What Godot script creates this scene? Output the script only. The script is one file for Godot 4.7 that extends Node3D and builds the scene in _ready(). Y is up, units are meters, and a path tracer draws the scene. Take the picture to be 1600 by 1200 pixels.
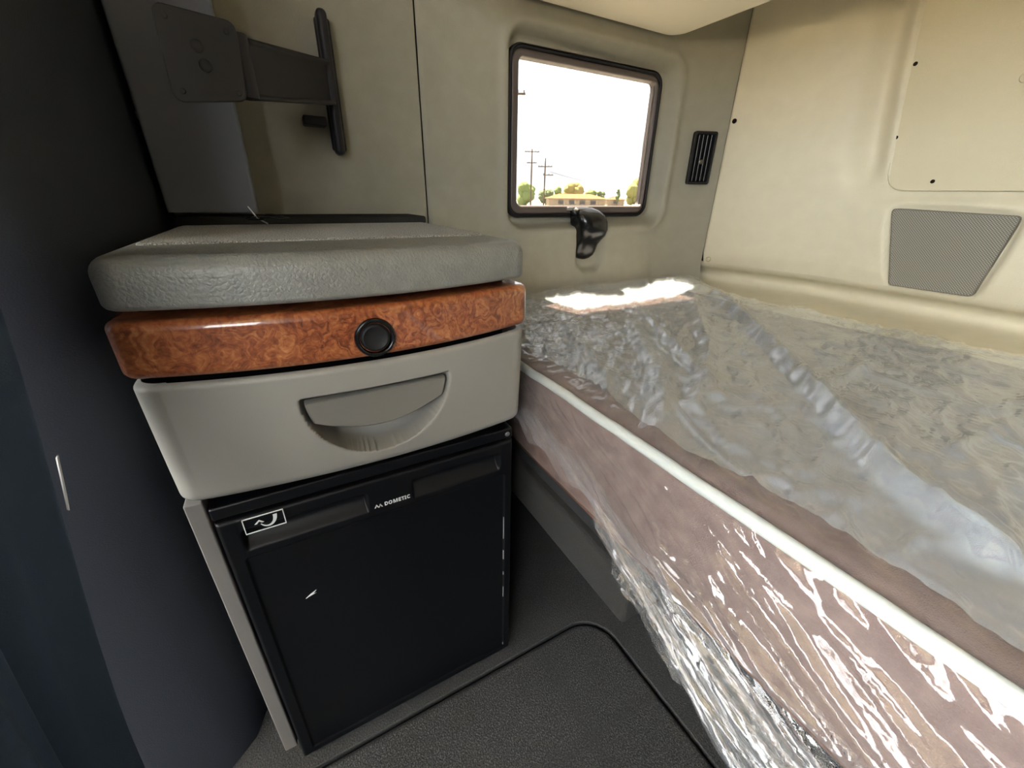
extends Node3D
# Sleeper berth of a truck: cabinet with built-in fridge, bunk in plastic film, tinted side window.
# Coordinates are metres; V() takes heights measured from eye level, which is H above the floor.
const H := 0.875

var M := {}
var names := {}

# ------------------------------------------------------------------ mesh helper
class MB:
	var v := PackedVector3Array()
	var ix := PackedInt32Array()
	func grid(rows: Array, close := false) -> void:
		var base := v.size()
		var n: int = rows[0].size()
		for r in rows:
			v.append_array(r)
		for j in rows.size() - 1:
			for i in (n if close else n - 1):
				var i2 := (i + 1) % n
				var a := base + j * n + i
				var b := base + j * n + i2
				var c := base + (j + 1) * n + i2
				var d := base + (j + 1) * n + i
				ix.append_array(PackedInt32Array([a, b, c, a, c, d]))
	func cap(flat: PackedVector2Array, ring: PackedVector3Array) -> void:
		var base := v.size()
		v.append_array(ring)
		for k in Geometry2D.triangulate_polygon(flat):
			ix.append(base + k)
	func face(a: Vector3, b: Vector3, c: Vector3, d: Vector3) -> void:
		var s := v.size()
		v.append_array(PackedVector3Array([a, b, c, d]))
		ix.append_array(PackedInt32Array([s, s + 1, s + 2, s, s + 2, s + 3]))
	func box(lo: Vector3, hi: Vector3, r := 0.0, seg := 3) -> void:
		var mid := (lo + hi) / 2.0
		var h := (hi - lo) / 2.0
		r = minf(r, minf(h.x, minf(h.y, h.z)) * 0.99)
		for axis in 3:
			for sgn in [-1.0, 1.0]:
				var a1 := (axis + 1) % 3
				var a2 := (axis + 2) % 3
				var rows := []
				for q in _ticks(h[a2], r, seg):
					var row := PackedVector3Array()
					for p in _ticks(h[a1], r, seg):
						var c := Vector3()
						c[axis] = sgn * h[axis]
						c[a1] = p
						c[a2] = q
						if r > 0.0:
							var inner := c.clamp(-h + Vector3.ONE * r, h - Vector3.ONE * r)
							c = inner + (c - inner).normalized() * r
						row.append(c + mid)
					rows.append(row)
				grid(rows)
	func _ticks(h: float, r: float, seg: int) -> Array:
		if r <= 0.0:
			return [-h, h]
		var out := []
		for k in seg + 1:
			out.append(-h + r * (1.0 - tan(PI / 4.0 * (1.0 - float(k) / seg))))
		for k in seg + 1:
			out.append(h - r * (1.0 - tan(PI / 4.0 * float(k) / seg)))
		return out
	func tube(path: PackedVector3Array, r: float, seg := 8, r_end := -1.0) -> void:
		var rows := []
		var up := Vector3.UP
		for k in path.size():
			var t := (path[mini(k + 1, path.size() - 1)] - path[maxi(k - 1, 0)]).normalized()
			if absf(t.dot(up)) > 0.95:
				up = Vector3.RIGHT if absf(t.x) < 0.7 else Vector3.BACK
			var s := t.cross(up).normalized()
			up = s.cross(t).normalized()
			var rr := r if r_end < 0.0 else lerpf(r, r_end, float(k) / (path.size() - 1))
			var row := PackedVector3Array()
			for i in seg:
				var a := TAU * i / seg
				row.append(path[k] + (s * cos(a) + up * sin(a)) * rr)
			rows.append(row)
		grid(rows, true)
		for e in [0, path.size() - 1]:
			var f := PackedVector2Array()
			for i in seg:
				f.append(Vector2(cos(TAU * i / seg), sin(TAU * i / seg)))
			cap(f, rows[e])
	func lathe(prof: Array, origin: Vector3, axis: Vector3, seg := 32) -> void: # prof: [radius, height]
		var s := axis.cross(Vector3.UP if absf(axis.y) < 0.9 else Vector3.RIGHT).normalized()
		var t := s.cross(axis).normalized()
		var rows := []
		for p in prof:
			var row := PackedVector3Array()
			for i in seg:
				var a := TAU * i / seg
				row.append(origin + axis * p[1] + (s * cos(a) + t * sin(a)) * p[0])
			rows.append(row)
		grid(rows, true)
	static func area(p: PackedVector2Array) -> float:
		var s := 0.0
		for i in p.size():
			s += p[i].cross(p[(i + 1) % p.size()])
		return s / 2.0
	static func inset(p: PackedVector2Array, d: float) -> PackedVector2Array:
		var out := PackedVector2Array()
		var sg := 1.0 if area(p) > 0.0 else -1.0
		var n := p.size()
		for i in n:
			var e0 := (p[i] - p[(i + n - 1) % n]).normalized()
			var e1 := (p[(i + 1) % n] - p[i]).normalized()
			var n0 := Vector2(-e0.y, e0.x) * sg
			var n1 := Vector2(-e1.y, e1.x) * sg
			var m := (n0 + n1)
			m = m / maxf(0.4, 1.0 + n0.dot(n1))
			out.append(p[i] + m * d)
		return out
	static func put(p: Vector2, h: float, axis: int) -> Vector3:
		return Vector3(h, p.y, p.x) if axis == 0 else Vector3(p.x, h, p.y) if axis == 1 else Vector3(p.x, p.y, h)
	func prism(p: PackedVector2Array, h0: float, h1: float, b0: float, b1: float, axis := 2, seg := 4) -> void:
		var rings := []
		for k in seg + 1:
			var a := PI / 2.0 * k / seg
			rings.append([b0 * (1.0 - sin(a)), h0 + b0 * (1.0 - cos(a))])
		for k in seg + 1:
			var a := PI / 2.0 * k / seg
			rings.append([b1 * (1.0 - cos(a)), h1 - b1 * (1.0 - sin(a))])
		var rows := []
		for rg in rings:
			var q := MB.inset(p, rg[0]) if rg[0] > 0.0 else p
			var row := PackedVector3Array()
			for x in q:
				row.append(MB.put(x, rg[1], axis))
			rows.append(row)
		grid(rows, true)
		for e in [0, rows.size() - 1]:
			cap(MB.inset(p, rings[e][0]) if rings[e][0] > 0.0 else p, rows[e])
	func ring(outer: PackedVector2Array, inner: PackedVector2Array, h0: float, h1: float, b: float, axis := 2) -> void:
		var rows := []
		for q in [[outer, 0.0, h0], [outer, 0.0, h1 - b], [outer, b * 0.3, h1 - b * 0.3], [outer, b, h1], [inner, -b, h1], [inner, -b * 0.3, h1 - b * 0.3], [inner, 0.0, h1 - b], [inner, 0.0, h0]]:
			var p: PackedVector2Array = MB.inset(q[0], q[1]) if q[1] != 0.0 else q[0]
			var row := PackedVector3Array()
			for x in p:
				row.append(MB.put(x, q[2], axis))
			rows.append(row)
		grid(rows, true)
	func mesh(smooth := true) -> ArrayMesh:
		var nrm := PackedVector3Array()
		nrm.resize(v.size())
		for k in range(0, ix.size(), 3):
			var n := (v[ix[k + 2]] - v[ix[k]]).cross(v[ix[k + 1]] - v[ix[k]])
			nrm[ix[k]] += n
			nrm[ix[k + 1]] += n
			nrm[ix[k + 2]] += n
		for k in nrm.size():
			nrm[k] = nrm[k].normalized() if nrm[k].length_squared() > 0.0 else Vector3.UP
		var a := []
		a.resize(Mesh.ARRAY_MAX)
		a[Mesh.ARRAY_VERTEX] = v
		a[Mesh.ARRAY_NORMAL] = nrm
		a[Mesh.ARRAY_INDEX] = ix
		var m := ArrayMesh.new()
		m.add_surface_from_arrays(Mesh.PRIMITIVE_TRIANGLES, a)
		return m

# ------------------------------------------------------------------ scene helpers
func V(x: float, y: float, z: float) -> Vector3:
	return Vector3(x, y + H, z)

func numbered(n: String) -> String:
	names[n] = names.get(n, -1) + 1
	return n if names[n] == 0 else "%s_%03d" % [n, names[n]]

func obj(called: String, m, mat: Material, parent: Node3D = self) -> MeshInstance3D:
	var o := MeshInstance3D.new()
	o.name = numbered(called) if parent == self else called
	o.mesh = m.mesh() if m is MB else m
	o.material_override = mat
	parent.add_child(o, true)
	return o

func tag(o: Node3D, label: String, category: String, group := "") -> Node3D:
	o.set_meta("label", label)
	o.set_meta("category", category)
	if group:
		o.set_meta("group", group)
	return o

func thing(called: String, label: String, category: String, group := "") -> Node3D:
	var o := Node3D.new()
	o.name = numbered(called)
	add_child(o)
	return tag(o, label, category, group)

func structure(o: Node3D) -> Node3D:
	o.set_meta("kind", "structure")
	return o

func holder(called: String) -> Node3D:
	var o := Node3D.new()
	o.name = numbered(called)
	add_child(o)
	return structure(o)

func rrect(x0: float, x1: float, y0: float, y1: float, r: float, seg := 6) -> PackedVector2Array:
	var p := PackedVector2Array()
	for c in [[x1 - r, y1 - r, 0.0], [x0 + r, y1 - r, PI / 2], [x0 + r, y0 + r, PI], [x1 - r, y0 + r, PI * 1.5]]:
		for k in seg + 1:
			var a: float = c[2] + PI / 2 * k / seg
			p.append(Vector2(c[0] + r * cos(a), c[1] + r * sin(a)))
	return p

func rounded(p: Array, r: float, seg := 5) -> PackedVector2Array: # polygon with rounded corners
	var out := PackedVector2Array()
	for i in p.size():
		var a: Vector2 = p[(i + p.size() - 1) % p.size()]
		var b: Vector2 = p[i]
		var c: Vector2 = p[(i + 1) % p.size()]
		var d0 := (a - b).normalized()
		var d1 := (c - b).normalized()
		var half := absf(d0.angle_to(d1)) / 2.0
		var l := minf(r / tan(half), minf(a.distance_to(b), b.distance_to(c)) * 0.45)
		for k in seg + 1:
			var t := float(k) / seg
			out.append((b + d0 * l).lerp(b, t).lerp(b.lerp(b + d1 * l, t), t))
	return out

func lift(p: PackedVector2Array) -> PackedVector2Array:
	var o := PackedVector2Array()
	for q in p:
		o.append(q + Vector2(0, H))
	return o

func sd_rrect(p: Vector2, x0: float, x1: float, y0: float, y1: float, r: float) -> float:
	var c := Vector2((x0 + x1) / 2, (y0 + y1) / 2)
	var q := (p - c).abs() - Vector2((x1 - x0) / 2 - r, (y1 - y0) / 2 - r)
	return minf(maxf(q.x, q.y), 0.0) + Vector2(maxf(q.x, 0), maxf(q.y, 0)).length() - r

func sd_poly(p: Vector2, poly: Array) -> float: # convex polygon, positive outside
	var d := -1e9
	var sg := 1.0 if MB.area(PackedVector2Array(poly)) > 0 else -1.0
	for i in poly.size():
		var e: Vector2 = (poly[(i + 1) % poly.size()] - poly[i]).normalized()
		var k: float = (p - poly[i]).dot(Vector2(e.y, -e.x) * sg)
		d = log(exp(d * 60.0) + exp(k * 60.0)) / 60.0 if d > -1e8 else k
	return d

func col(r: float, g: float, b: float) -> Color:
	return Color(r / 255.0, g / 255.0, b / 255.0)

func mat(key: String, c: Color, rough: float, spec := 0.5) -> StandardMaterial3D:
	var m := StandardMaterial3D.new()
	m.resource_name = key
	m.albedo_color = c
	m.roughness = rough
	m.metallic_specular = spec
	m.cull_mode = BaseMaterial3D.CULL_DISABLED
	M[key] = m
	return m

func noise_img(kind: int, freq: float, size: int, seed_: int, oct := 3) -> Image:
	var n := FastNoiseLite.new()
	n.noise_type = kind
	n.seed = seed_
	n.frequency = freq
	n.fractal_octaves = oct
	if kind == FastNoiseLite.TYPE_CELLULAR:
		n.cellular_return_type = FastNoiseLite.RETURN_DISTANCE2_SUB
	return n.get_seamless_image(size, size)

func relief(m: StandardMaterial3D, im: Image, scale_cm: float, per_m: float) -> void:
	m.heightmap_enabled = true
	m.heightmap_texture = ImageTexture.create_from_image(im)
	m.heightmap_scale = scale_cm
	m.uv1_triplanar = true
	m.uv1_scale = Vector3.ONE * per_m

func tone(im: Image, stops: Array) -> ImageTexture: # grey image to colours
	var g := Gradient.new()
	g.offsets = PackedFloat32Array()
	g.colors = PackedColorArray()
	var offs := PackedFloat32Array()
	var cols := PackedColorArray()
	for s in stops:
		offs.append(s[0])
		cols.append(s[1])
	g.offsets = offs
	g.colors = cols
	var o := Image.create(im.get_width(), im.get_height(), false, Image.FORMAT_RGB8)
	for y in im.get_height():
		for x in im.get_width():
			o.set_pixel(x, y, g.sample(im.get_pixel(x, y).r))
	return ImageTexture.create_from_image(o)

func _ready() -> void:
	camera_sky_sun()
	materials()
	shell()
	window_wall()
	rear_wall()
	overhead()
	cabinet()
	fridge()
	bunk()
	film()
	partition()
	tv_mount()
	latch()
	vent()
	clutter()
	outdoors()

# ------------------------------------------------------------------ camera, sky, sun
func camera_sky_sun() -> void:
	var cam := Camera3D.new()
	cam.name = "camera"
	var yaw := deg_to_rad(29.2141)
	var pitch := deg_to_rad(-24.8188)
	var roll := deg_to_rad(0.8961)
	var fwd := Vector3(sin(yaw) * cos(pitch), sin(pitch), -cos(yaw) * cos(pitch))
	var right := Vector3(cos(yaw), 0, sin(yaw))
	var up := right.cross(fwd)
	cam.transform = Transform3D(Basis(right * cos(roll) + up * sin(roll), up * cos(roll) - right * sin(roll), -fwd), Vector3(0, H, 0))
	cam.fov = rad_to_deg(2.0 * atan(600.0 / 628.6))
	cam.near = 0.02
	cam.far = 2000.0
	add_child(cam)
	cam.current = true

	var n := FastNoiseLite.new()
	n.seed = 11
	n.noise_type = FastNoiseLite.TYPE_SIMPLEX_SMOOTH
	n.frequency = 1.0
	n.fractal_octaves = 5
	var im := Image.create(1024, 512, false, Image.FORMAT_RGBF)
	for y in 512:
		var el := (0.5 - (y + 0.5) / 512.0) * PI
		for x in 1024:
			var az := (x + 0.5) / 1024.0 * TAU
			var d := Vector3(cos(az) * cos(el), sin(el), sin(az) * cos(el))
			var p := d / (maxf(d.y, 0.0) + 0.28)
			var c := 0.5 + 0.9 * n.get_noise_3d(p.x * 1.3 + 7.0, d.y * 2.5, p.z * 1.3)
			var l := lerpf(0.36, 1.3, smoothstep(0.1, 0.75, c))
			if d.y < 0.0:
				im.set_pixel(x, y, Color(0.3, 0.29, 0.27))
			else:
				im.set_pixel(x, y, Color(l * 0.985, l, l * 1.0))
	var sky := Sky.new()
	var sm := PanoramaSkyMaterial.new()
	sm.panorama = ImageTexture.create_from_image(im)
	sky.sky_material = sm
	var env := Environment.new()
	env.background_mode = Environment.BG_SKY
	env.sky = sky
	env.background_energy_multiplier = 1.0
	env.tonemap_mode = Environment.TONE_MAPPER_LINEAR
	env.tonemap_exposure = 22.0
	env.sdfgi_enabled = true
	env.ssao_enabled = true
	env.ssil_enabled = true
	var we := WorldEnvironment.new()
	we.name = "surroundings"
	we.environment = env
	add_child(we)

	var sun := DirectionalLight3D.new()
	sun.name = "sun"
	sun.light_color = Color(1.0, 0.93, 0.82)
	sun.light_energy = 7.2
	sun.light_angular_distance = 0.6
	sun.shadow_enabled = true
	sun.sky_mode = DirectionalLight3D.SKY_MODE_LIGHT_ONLY
	add_child(sun)
	sun.look_at_from_position(Vector3.ZERO, Vector3(0.05, -0.56, 0.26), Vector3.BACK)

# ------------------------------------------------------------------ materials
func materials() -> void:
	var grain := noise_img(FastNoiseLite.TYPE_CELLULAR, 0.06, 512, 3, 2)
	var fine := noise_img(FastNoiseLite.TYPE_SIMPLEX, 0.25, 512, 5, 3)
	var soft := noise_img(FastNoiseLite.TYPE_SIMPLEX_SMOOTH, 0.012, 512, 8, 4)

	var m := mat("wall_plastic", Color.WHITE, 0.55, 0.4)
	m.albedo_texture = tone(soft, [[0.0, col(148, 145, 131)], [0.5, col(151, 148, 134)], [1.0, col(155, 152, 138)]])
	relief(m, fine, 0.03, 3.0)
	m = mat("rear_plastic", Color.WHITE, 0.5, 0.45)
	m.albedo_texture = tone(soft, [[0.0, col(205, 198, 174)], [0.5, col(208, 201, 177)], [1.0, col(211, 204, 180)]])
	relief(m, fine, 0.03, 3.0)
	m = mat("trim_fabric", col(206, 198, 170), 0.85, 0.3)
	relief(m, fine, 0.05, 4.0)
	m = mat("overhead_beige", col(220, 214, 194), 0.6, 0.4)
	relief(m, fine, 0.02, 3.0)
	m = mat("grey_plastic", Color.WHITE, 0.42, 0.5)
	m.albedo_texture = tone(soft, [[0.0, col(121, 121, 117)], [0.5, col(127, 128, 123)], [1.0, col(134, 135, 130)]])
	relief(m, grain, 0.08, 7.0)
	m = mat("grey_drawer", col(146, 144, 138), 0.5, 0.45)
	relief(m, fine, 0.012, 5.0)
	m = mat("grey_flap", col(122, 120, 114), 0.5, 0.45)
	m = mat("strip_grey", col(118, 116, 115), 0.55, 0.4)
	m = mat("carcass", col(22, 22, 24), 0.8, 0.2)
	m = mat("black_gloss", col(9, 11, 15), 0.28, 0.5)
	m = mat("black_satin", col(8, 10, 14), 0.42, 0.4)
	relief(m, fine, 0.01, 8.0)
	m = mat("black_rubber", col(26, 26, 28), 0.6, 0.4)
	m = mat("black_plastic", col(20, 21, 22), 0.2, 0.5)
	m = mat("print_white", col(225, 228, 230), 0.5, 0.4)
	m = mat("wear_glint_grey", col(150, 152, 155), 0.5, 0.4)  # edge wear and painted edge highlights
	m = mat("bare_metal", col(190, 192, 196), 0.3, 0.5)
	m.metallic = 0.9
	m = mat("screw_steel", col(110, 105, 95), 0.35, 0.5)
	m.metallic = 0.8
	m = mat("hole_dark", col(38, 30, 24), 0.9, 0.1)
	m = mat("window_frame", col(84, 75, 73), 0.45, 0.5)
	m = mat("plug_beige", col(206, 198, 170), 0.5, 0.4)

	# side glass, tint added to dim the sky and sun behind it
	m = mat("tinted_glass", Color(0.02, 0.022, 0.022, 0.71), 0.0, 0.5)
	m.transparency = BaseMaterial3D.TRANSPARENCY_ALPHA

	# walnut burl under lacquer
	var w := FastNoiseLite.new()
	w.seed = 21
	w.frequency = 1.0
	w.fractal_octaves = 3
	var b2 := FastNoiseLite.new()
	b2.seed = 33
	b2.frequency = 1.0
	b2.fractal_octaves = 5
	var size := 768
	var im := Image.create(size, size, false, Image.FORMAT_RGB8)
	var gr := Gradient.new()
	gr.offsets = PackedFloat32Array([0.0, 0.28, 0.5, 0.72, 1.0])
	gr.colors = PackedColorArray([col(58, 24, 14), col(112, 54, 30), col(148, 82, 46), col(174, 108, 64), col(202, 148, 100)])
	for y in size:
		for x in size:
			var p := Vector2(x, y) / size * 8.0
			var q := p + 1.7 * Vector2(w.get_noise_2d(p.x * 0.8, p.y * 0.8), w.get_noise_2d(p.x * 0.8 + 40.0, p.y * 0.8 + 9.0))
			q += 0.8 * Vector2(w.get_noise_2d(q.x * 1.9 + 5.0, q.y * 1.9), w.get_noise_2d(q.x * 1.9 + 61.0, q.y * 1.9 + 3.0))
			var swirl := b2.get_noise_2d(q.x * 0.75, q.y * 0.75)
			var vein := absf(sin(swirl * 8.0 + b2.get_noise_2d(q.x * 3.0, q.y * 3.0) * 3.0))
			var t := 0.52 + 0.55 * swirl + 0.10 * (vein - 0.6) + 0.22 * b2.get_noise_2d(p.x * 6.0 + 90.0, p.y * 6.0)
			im.set_pixel(x, y, gr.sample(clampf(t, 0.0, 1.0)))
	m = mat("burl", Color.WHITE, 0.35, 0.5)
	m.albedo_texture = ImageTexture.create_from_image(im)
	m.uv1_triplanar = true
	m.uv1_scale = Vector3.ONE * 2.6
	m.clearcoat_enabled = true
	m.clearcoat = 1.0
	m.clearcoat_roughness = 0.03

	# carpets and floor
	var fuzz := noise_img(FastNoiseLite.TYPE_SIMPLEX, 0.35, 512, 14, 2)
	m = mat("top_carpet", Color.WHITE, 0.95, 0.15)
	m.albedo_texture = tone(fuzz, [[0.2, col(84, 83, 78)], [0.5, col(136, 134, 127)], [0.8, col(196, 194, 186)]])
	relief(m, fuzz, 0.3, 2.5)
	m.rim_enabled = true
	m.rim = 0.5
	m = mat("lid_carpet", Color.WHITE, 0.95, 0.15)
	m.albedo_texture = tone(fuzz, [[0.2, col(40, 40, 39)], [0.8, col(66, 66, 64)]])
	relief(m, fuzz, 0.2, 5.0)
	m = mat("base_carpet", Color.WHITE, 0.95, 0.15)
	m.albedo_texture = tone(fuzz, [[0.2, col(40, 40, 41)], [0.8, col(68, 68, 66)]])
	relief(m, fuzz, 0.25, 4.0)
	m.rim_enabled = true
	m.rim = 0.08
	m = mat("edge_carpet", Color.WHITE, 0.95, 0.15)
	m.albedo_texture = tone(fuzz, [[0.2, col(24, 25, 28)], [0.8, col(46, 47, 50)]])
	relief(m, fuzz, 0.3, 4.0)
	m.rim_enabled = true
	m.rim = 0.15
	m = mat("floor_vinyl", Color.WHITE, 0.6, 0.4)
	m.albedo_texture = tone(fuzz, [[0.2, col(46, 47, 49)], [0.55, col(58, 59, 60)], [0.85, col(84, 85, 85)]])
	relief(m, fuzz, 0.12, 1.7)
	m = mat("mat_rubber", Color.WHITE, 0.55, 0.45)
	m.albedo_texture = tone(fuzz, [[0.2, col(36, 37, 39)], [0.55, col(57, 58, 59)], [0.85, col(104, 105, 105)]])
	relief(m, fuzz, 0.15, 1.7)

	# mattress cover and film
	m = mat("mattress_fabric", Color.WHITE, 0.9, 0.2)
	m.albedo_texture = tone(soft, [[0.1, col(108, 89, 84)], [0.5, col(117, 98, 92)], [0.9, col(128, 108, 101)]])
	relief(m, fuzz, 0.06, 4.0)
	m.rim_enabled = true
	m.rim = 0.2
	m = mat("piping_white", col(196, 203, 200), 0.5, 0.4)
	m = mat("plywood", col(96, 70, 58), 0.7, 0.3)
	m = mat("film_haze", Color(0.82, 0.89, 0.94, 0.29), 0.06, 0.5)  # milky colour stands in for haze of light reflected off the film
	m.transparency = BaseMaterial3D.TRANSPARENCY_ALPHA
	m = mat("film_clear", Color(0.86, 0.88, 0.9, 0.06), 0.05, 0.5)
	m.transparency = BaseMaterial3D.TRANSPARENCY_ALPHA

	# speaker cloth: fine weave
	var wv := Image.create(64, 64, false, Image.FORMAT_RGB8)
	for y in 64:
		for x in 64:
			var s := 0.5 + 0.5 * sin(x * TAU / 16.0) * sin(y * TAU / 16.0)
			var g := lerpf(0.36, 0.68, s)
			wv.set_pixel(x, y, Color(g, g * 0.98, g * 0.9))
	m = mat("speaker_cloth", Color.WHITE, 0.9, 0.2)
	m.albedo_texture = ImageTexture.create_from_image(wv)
	relief(m, wv, 0.06, 50.0)

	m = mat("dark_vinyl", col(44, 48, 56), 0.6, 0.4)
	relief(m, fine, 0.03, 4.0)
	m = mat("curtain_cloth", col(66, 84, 108), 0.7, 0.35)  # dark cloth, lens haze painted in as a lighter blue
	relief(m, fine, 0.04, 5.0)
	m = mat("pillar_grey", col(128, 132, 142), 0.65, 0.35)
	m = mat("mount_black", col(32, 31, 36), 0.5, 0.4)
	m = mat("mount_plate", col(52, 51, 50), 0.55, 0.4)
	m = mat("cab_grey", col(84, 82, 78), 0.8, 0.3)

	# outside
	m = mat("asphalt", col(118, 114, 106), 0.9, 0.2)
	m = mat("pole_wood", col(92, 80, 70), 0.9, 0.2)
	m = mat("wire_dark", col(60, 60, 62), 0.8, 0.2)
	for k in 4:
		m = mat("leaf_%d" % k, [col(112, 126, 80), col(132, 132, 84), col(140, 128, 84), col(96, 108, 80)][k], 0.9, 0.2)
	m = mat("bark", col(88, 72, 58), 0.9, 0.2)
	m = mat("roof_tile", col(128, 88, 62), 0.9, 0.2)
	m = mat("stucco", col(164, 148, 128), 0.9, 0.2)
	m = mat("shade_glass", col(70, 72, 76), 0.3, 0.5)

# ------------------------------------------------------------------ shell of the cab and sleeper
func holed(lo: Vector3, hi: Vector3, axis: int, holes: Array, mb: MB) -> void:
	# a slab across `axis` with rectangular openings [a0, a1, y0, y1] along the other horizontal axis
	var a := 2 if axis == 0 else 0
	var at: float = lo[a]
	var hs := holes.duplicate()
	hs.sort_custom(func(p, q): return p[0] < q[0])
	for h in hs + [[hi[a], hi[a], 0, 0]]:
		var l := lo
		var u := hi
		l[a] = at
		u[a] = h[0]
		if u[a] > l[a] + 0.001:
			mb.box(l, u)
		if h[1] > h[0]:
			l = lo
			u = hi
			l[a] = h[0]
			u[a] = h[1]
			u.y = h[2] + H
			mb.box(l, u)
			u.y = hi.y
			l.y = h[3] + H
			mb.box(l, u)
		at = h[1]

func shell() -> void:
	# floor: a covering with a rounded cut-out, and the mat lying in it
	var fl := holder("floor")
	var mb := MB.new()
	mb.box(Vector3(-2.2, -0.08, -1.05), Vector3(1.5, -0.012, 1.3))
	obj("subfloor", mb, M.carcass, fl)
	var cut := rrect(-1.2, 0.486, -0.455, 0.5, 0.075, 10)
	var frame := PackedVector2Array()
	for p in cut: # outer points pushed to the room's edges
		var d := p - Vector2(-0.35, 0.02)
		var k := minf((1.4 + 0.35 if d.x > 0 else 1.85) / maxf(absf(d.x), 1e-4), (1.2 if d.y > 0 else 1.08) / maxf(absf(d.y), 1e-4))
		frame.append(Vector2(-0.35, 0.02) + d * k)
	mb = MB.new()
	mb.ring(frame, cut, -0.012, 0.0, 0.002, 1)
	obj("vinyl_covering", mb, M.floor_vinyl, fl)
	mb = MB.new()
	mb.prism(MB.inset(cut, 0.005), -0.012, 0.003, 0.0, 0.012, 1, 5)
	tag(obj("floor_mat", mb, M.mat_rubber), "charcoal rubber floor mat with a rounded corner set into the floor", "mat")

	# outer walls, roof
	mb = MB.new()
	holed(Vector3(-2.2, -0.1, -1.056), Vector3(1.5, 2.1, -1.048), 2, [[0.55, 1.045, -0.045, 0.332]], mb)
	structure(obj("wall_outer", mb, M.cab_grey))
	mb = MB.new()
	holed(Vector3(-2.2, -0.1, 1.2), Vector3(1.5, 2.1, 1.3), 2, [[-1.65, -0.7, 0.05, 0.9]], mb)
	structure(obj("wall_near", mb, M.cab_grey))
	mb = MB.new()
	holed(Vector3(-1.85, -0.1, -1.056), Vector3(-1.75, 2.1, 1.3), 0, [[-1.0, 1.15, 0.12, 1.0]], mb)
	structure(obj("wall_front", mb, M.cab_grey))
	mb = MB.new()
	mb.box(Vector3(1.45, -0.1, -1.056), Vector3(1.55, 2.1, 1.3))
	structure(obj("wall_rear", mb, M.cab_grey))
	mb = MB.new()
	mb.box(Vector3(-2.3, 2.1, -1.056), Vector3(1.55, 2.2, 1.3))
	structure(obj("ceiling", mb, M.overhead_beige))

# ------------------------------------------------------------------ wall with the window
func wz(x: float, y: float) -> float:
	var z := -1.0
	var s := sd_rrect(Vector2(x, y), 0.534, 1.095, -0.076, 0.36, 0.05)
	var w := lerpf(0.011, 0.03, smoothstep(0.6, 1.08, x)) + 0.012 * smoothstep(0.25, 0.37, y)
	z += 0.007 * exp(-pow((s - 0.006) / 0.012, 2.0)) # rolled lip
	z -= 0.032 * smoothstep(0.0, -w, s)
	var p := sd_rrect(Vector2(x, y), 0.768, 0.882, -0.212, -0.02, 0.05)
	z -= 0.022 * smoothstep(0.002, -0.022, p) * smoothstep(-0.012, 0.004, s)
	z += 0.062 * pow(clampf((x - 1.08) / 0.17, 0.0, 1.2), 1.5) # rolls into the corner
	z += 0.012 * smoothstep(-0.19, -0.26, y) # lower edge kicks out
	return z

func window_wall() -> void:
	var wl := holder("wall_back")
	# molded panel with the window recess
	var mb := MB.new()
	var step := 0.0055
	var nx := int((1.256 - 0.3265) / step)
	var ny := int((1.02 + 0.42) / step)
	for j in ny + 1:
		for i in nx + 1:
			var x := 0.3265 + i * step
			var y := -0.42 + j * step
			var edge := smoothstep(0.006, 0.0, x - 0.3265) * 0.004
			mb.v.append(V(x, y, wz(x, y) - edge))
	for j in ny:
		for i in nx:
			var x := 0.3265 + (i + 0.5) * step
			var y := -0.42 + (j + 0.5) * step
			if sd_rrect(Vector2(x, y), 0.556, 1.032, -0.036, 0.316, 0.03) < -0.006:
				continue
			var a := j * (nx + 1) + i
			mb.ix.append_array(PackedInt32Array([a, a + nx + 1, a + nx + 2, a, a + nx + 2, a + 1]))
	obj("molded_panel", mb, M.wall_plastic, wl)
	mb = MB.new()
	mb.box(V(-0.3, -0.86, -1.03), V(0.3235, 1.05, -1.001), 0.003, 2)
	obj("side_panel", mb, M.wall_plastic, wl)

	var wn := holder("window_1")
	mb = MB.new()
	mb.ring(lift(rrect(0.546, 1.043, -0.048, 0.327, 0.036, 8)), lift(rrect(0.557, 1.035, -0.038, 0.317, 0.028, 8)), -1.048, -1.014, 0.006)
	obj("gasket", mb, M.black_rubber, wn)
	mb = MB.new()
	mb.ring(lift(rrect(0.556, 1.036, -0.039, 0.318, 0.028, 8)), lift(rrect(0.577, 1.029, -0.018, 0.302, 0.014, 8)), -1.048, -1.019, 0.006)
	obj("window_frame", mb, M.window_frame, wn)
	mb = MB.new()
	mb.box(V(0.57, -0.026, -1.045), V(1.033, 0.31, -1.042))
	obj("pane", mb, M.tinted_glass, wn)
	mb = MB.new()
	mb.box(V(0.738, -0.030, -1.018), V(0.812, -0.021, -1.008), 0.002, 2)
	obj("catch", mb, M.bare_metal, wn)

# ------------------------------------------------------------------ rear wall with speaker and trim panel
const TRIM := [Vector2(-0.606, 0.95), Vector2(-0.588, 0.40), Vector2(-0.522, 0.029), Vector2(-0.30, 0.020), Vector2(0.6, 0.02), Vector2(0.6, 0.95)]
const SPK := [Vector2(-0.497, -0.005), Vector2(-0.443, -0.190), Vector2(-0.285, -0.190), Vector2(-0.268, -0.015)]

func rear_shift(z: float) -> float: # the wall comes forward towards the corner
	return 0.080 * pow(clampf((-0.60 - z) / 0.34, 0.0, 1.15), 1.3)

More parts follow.
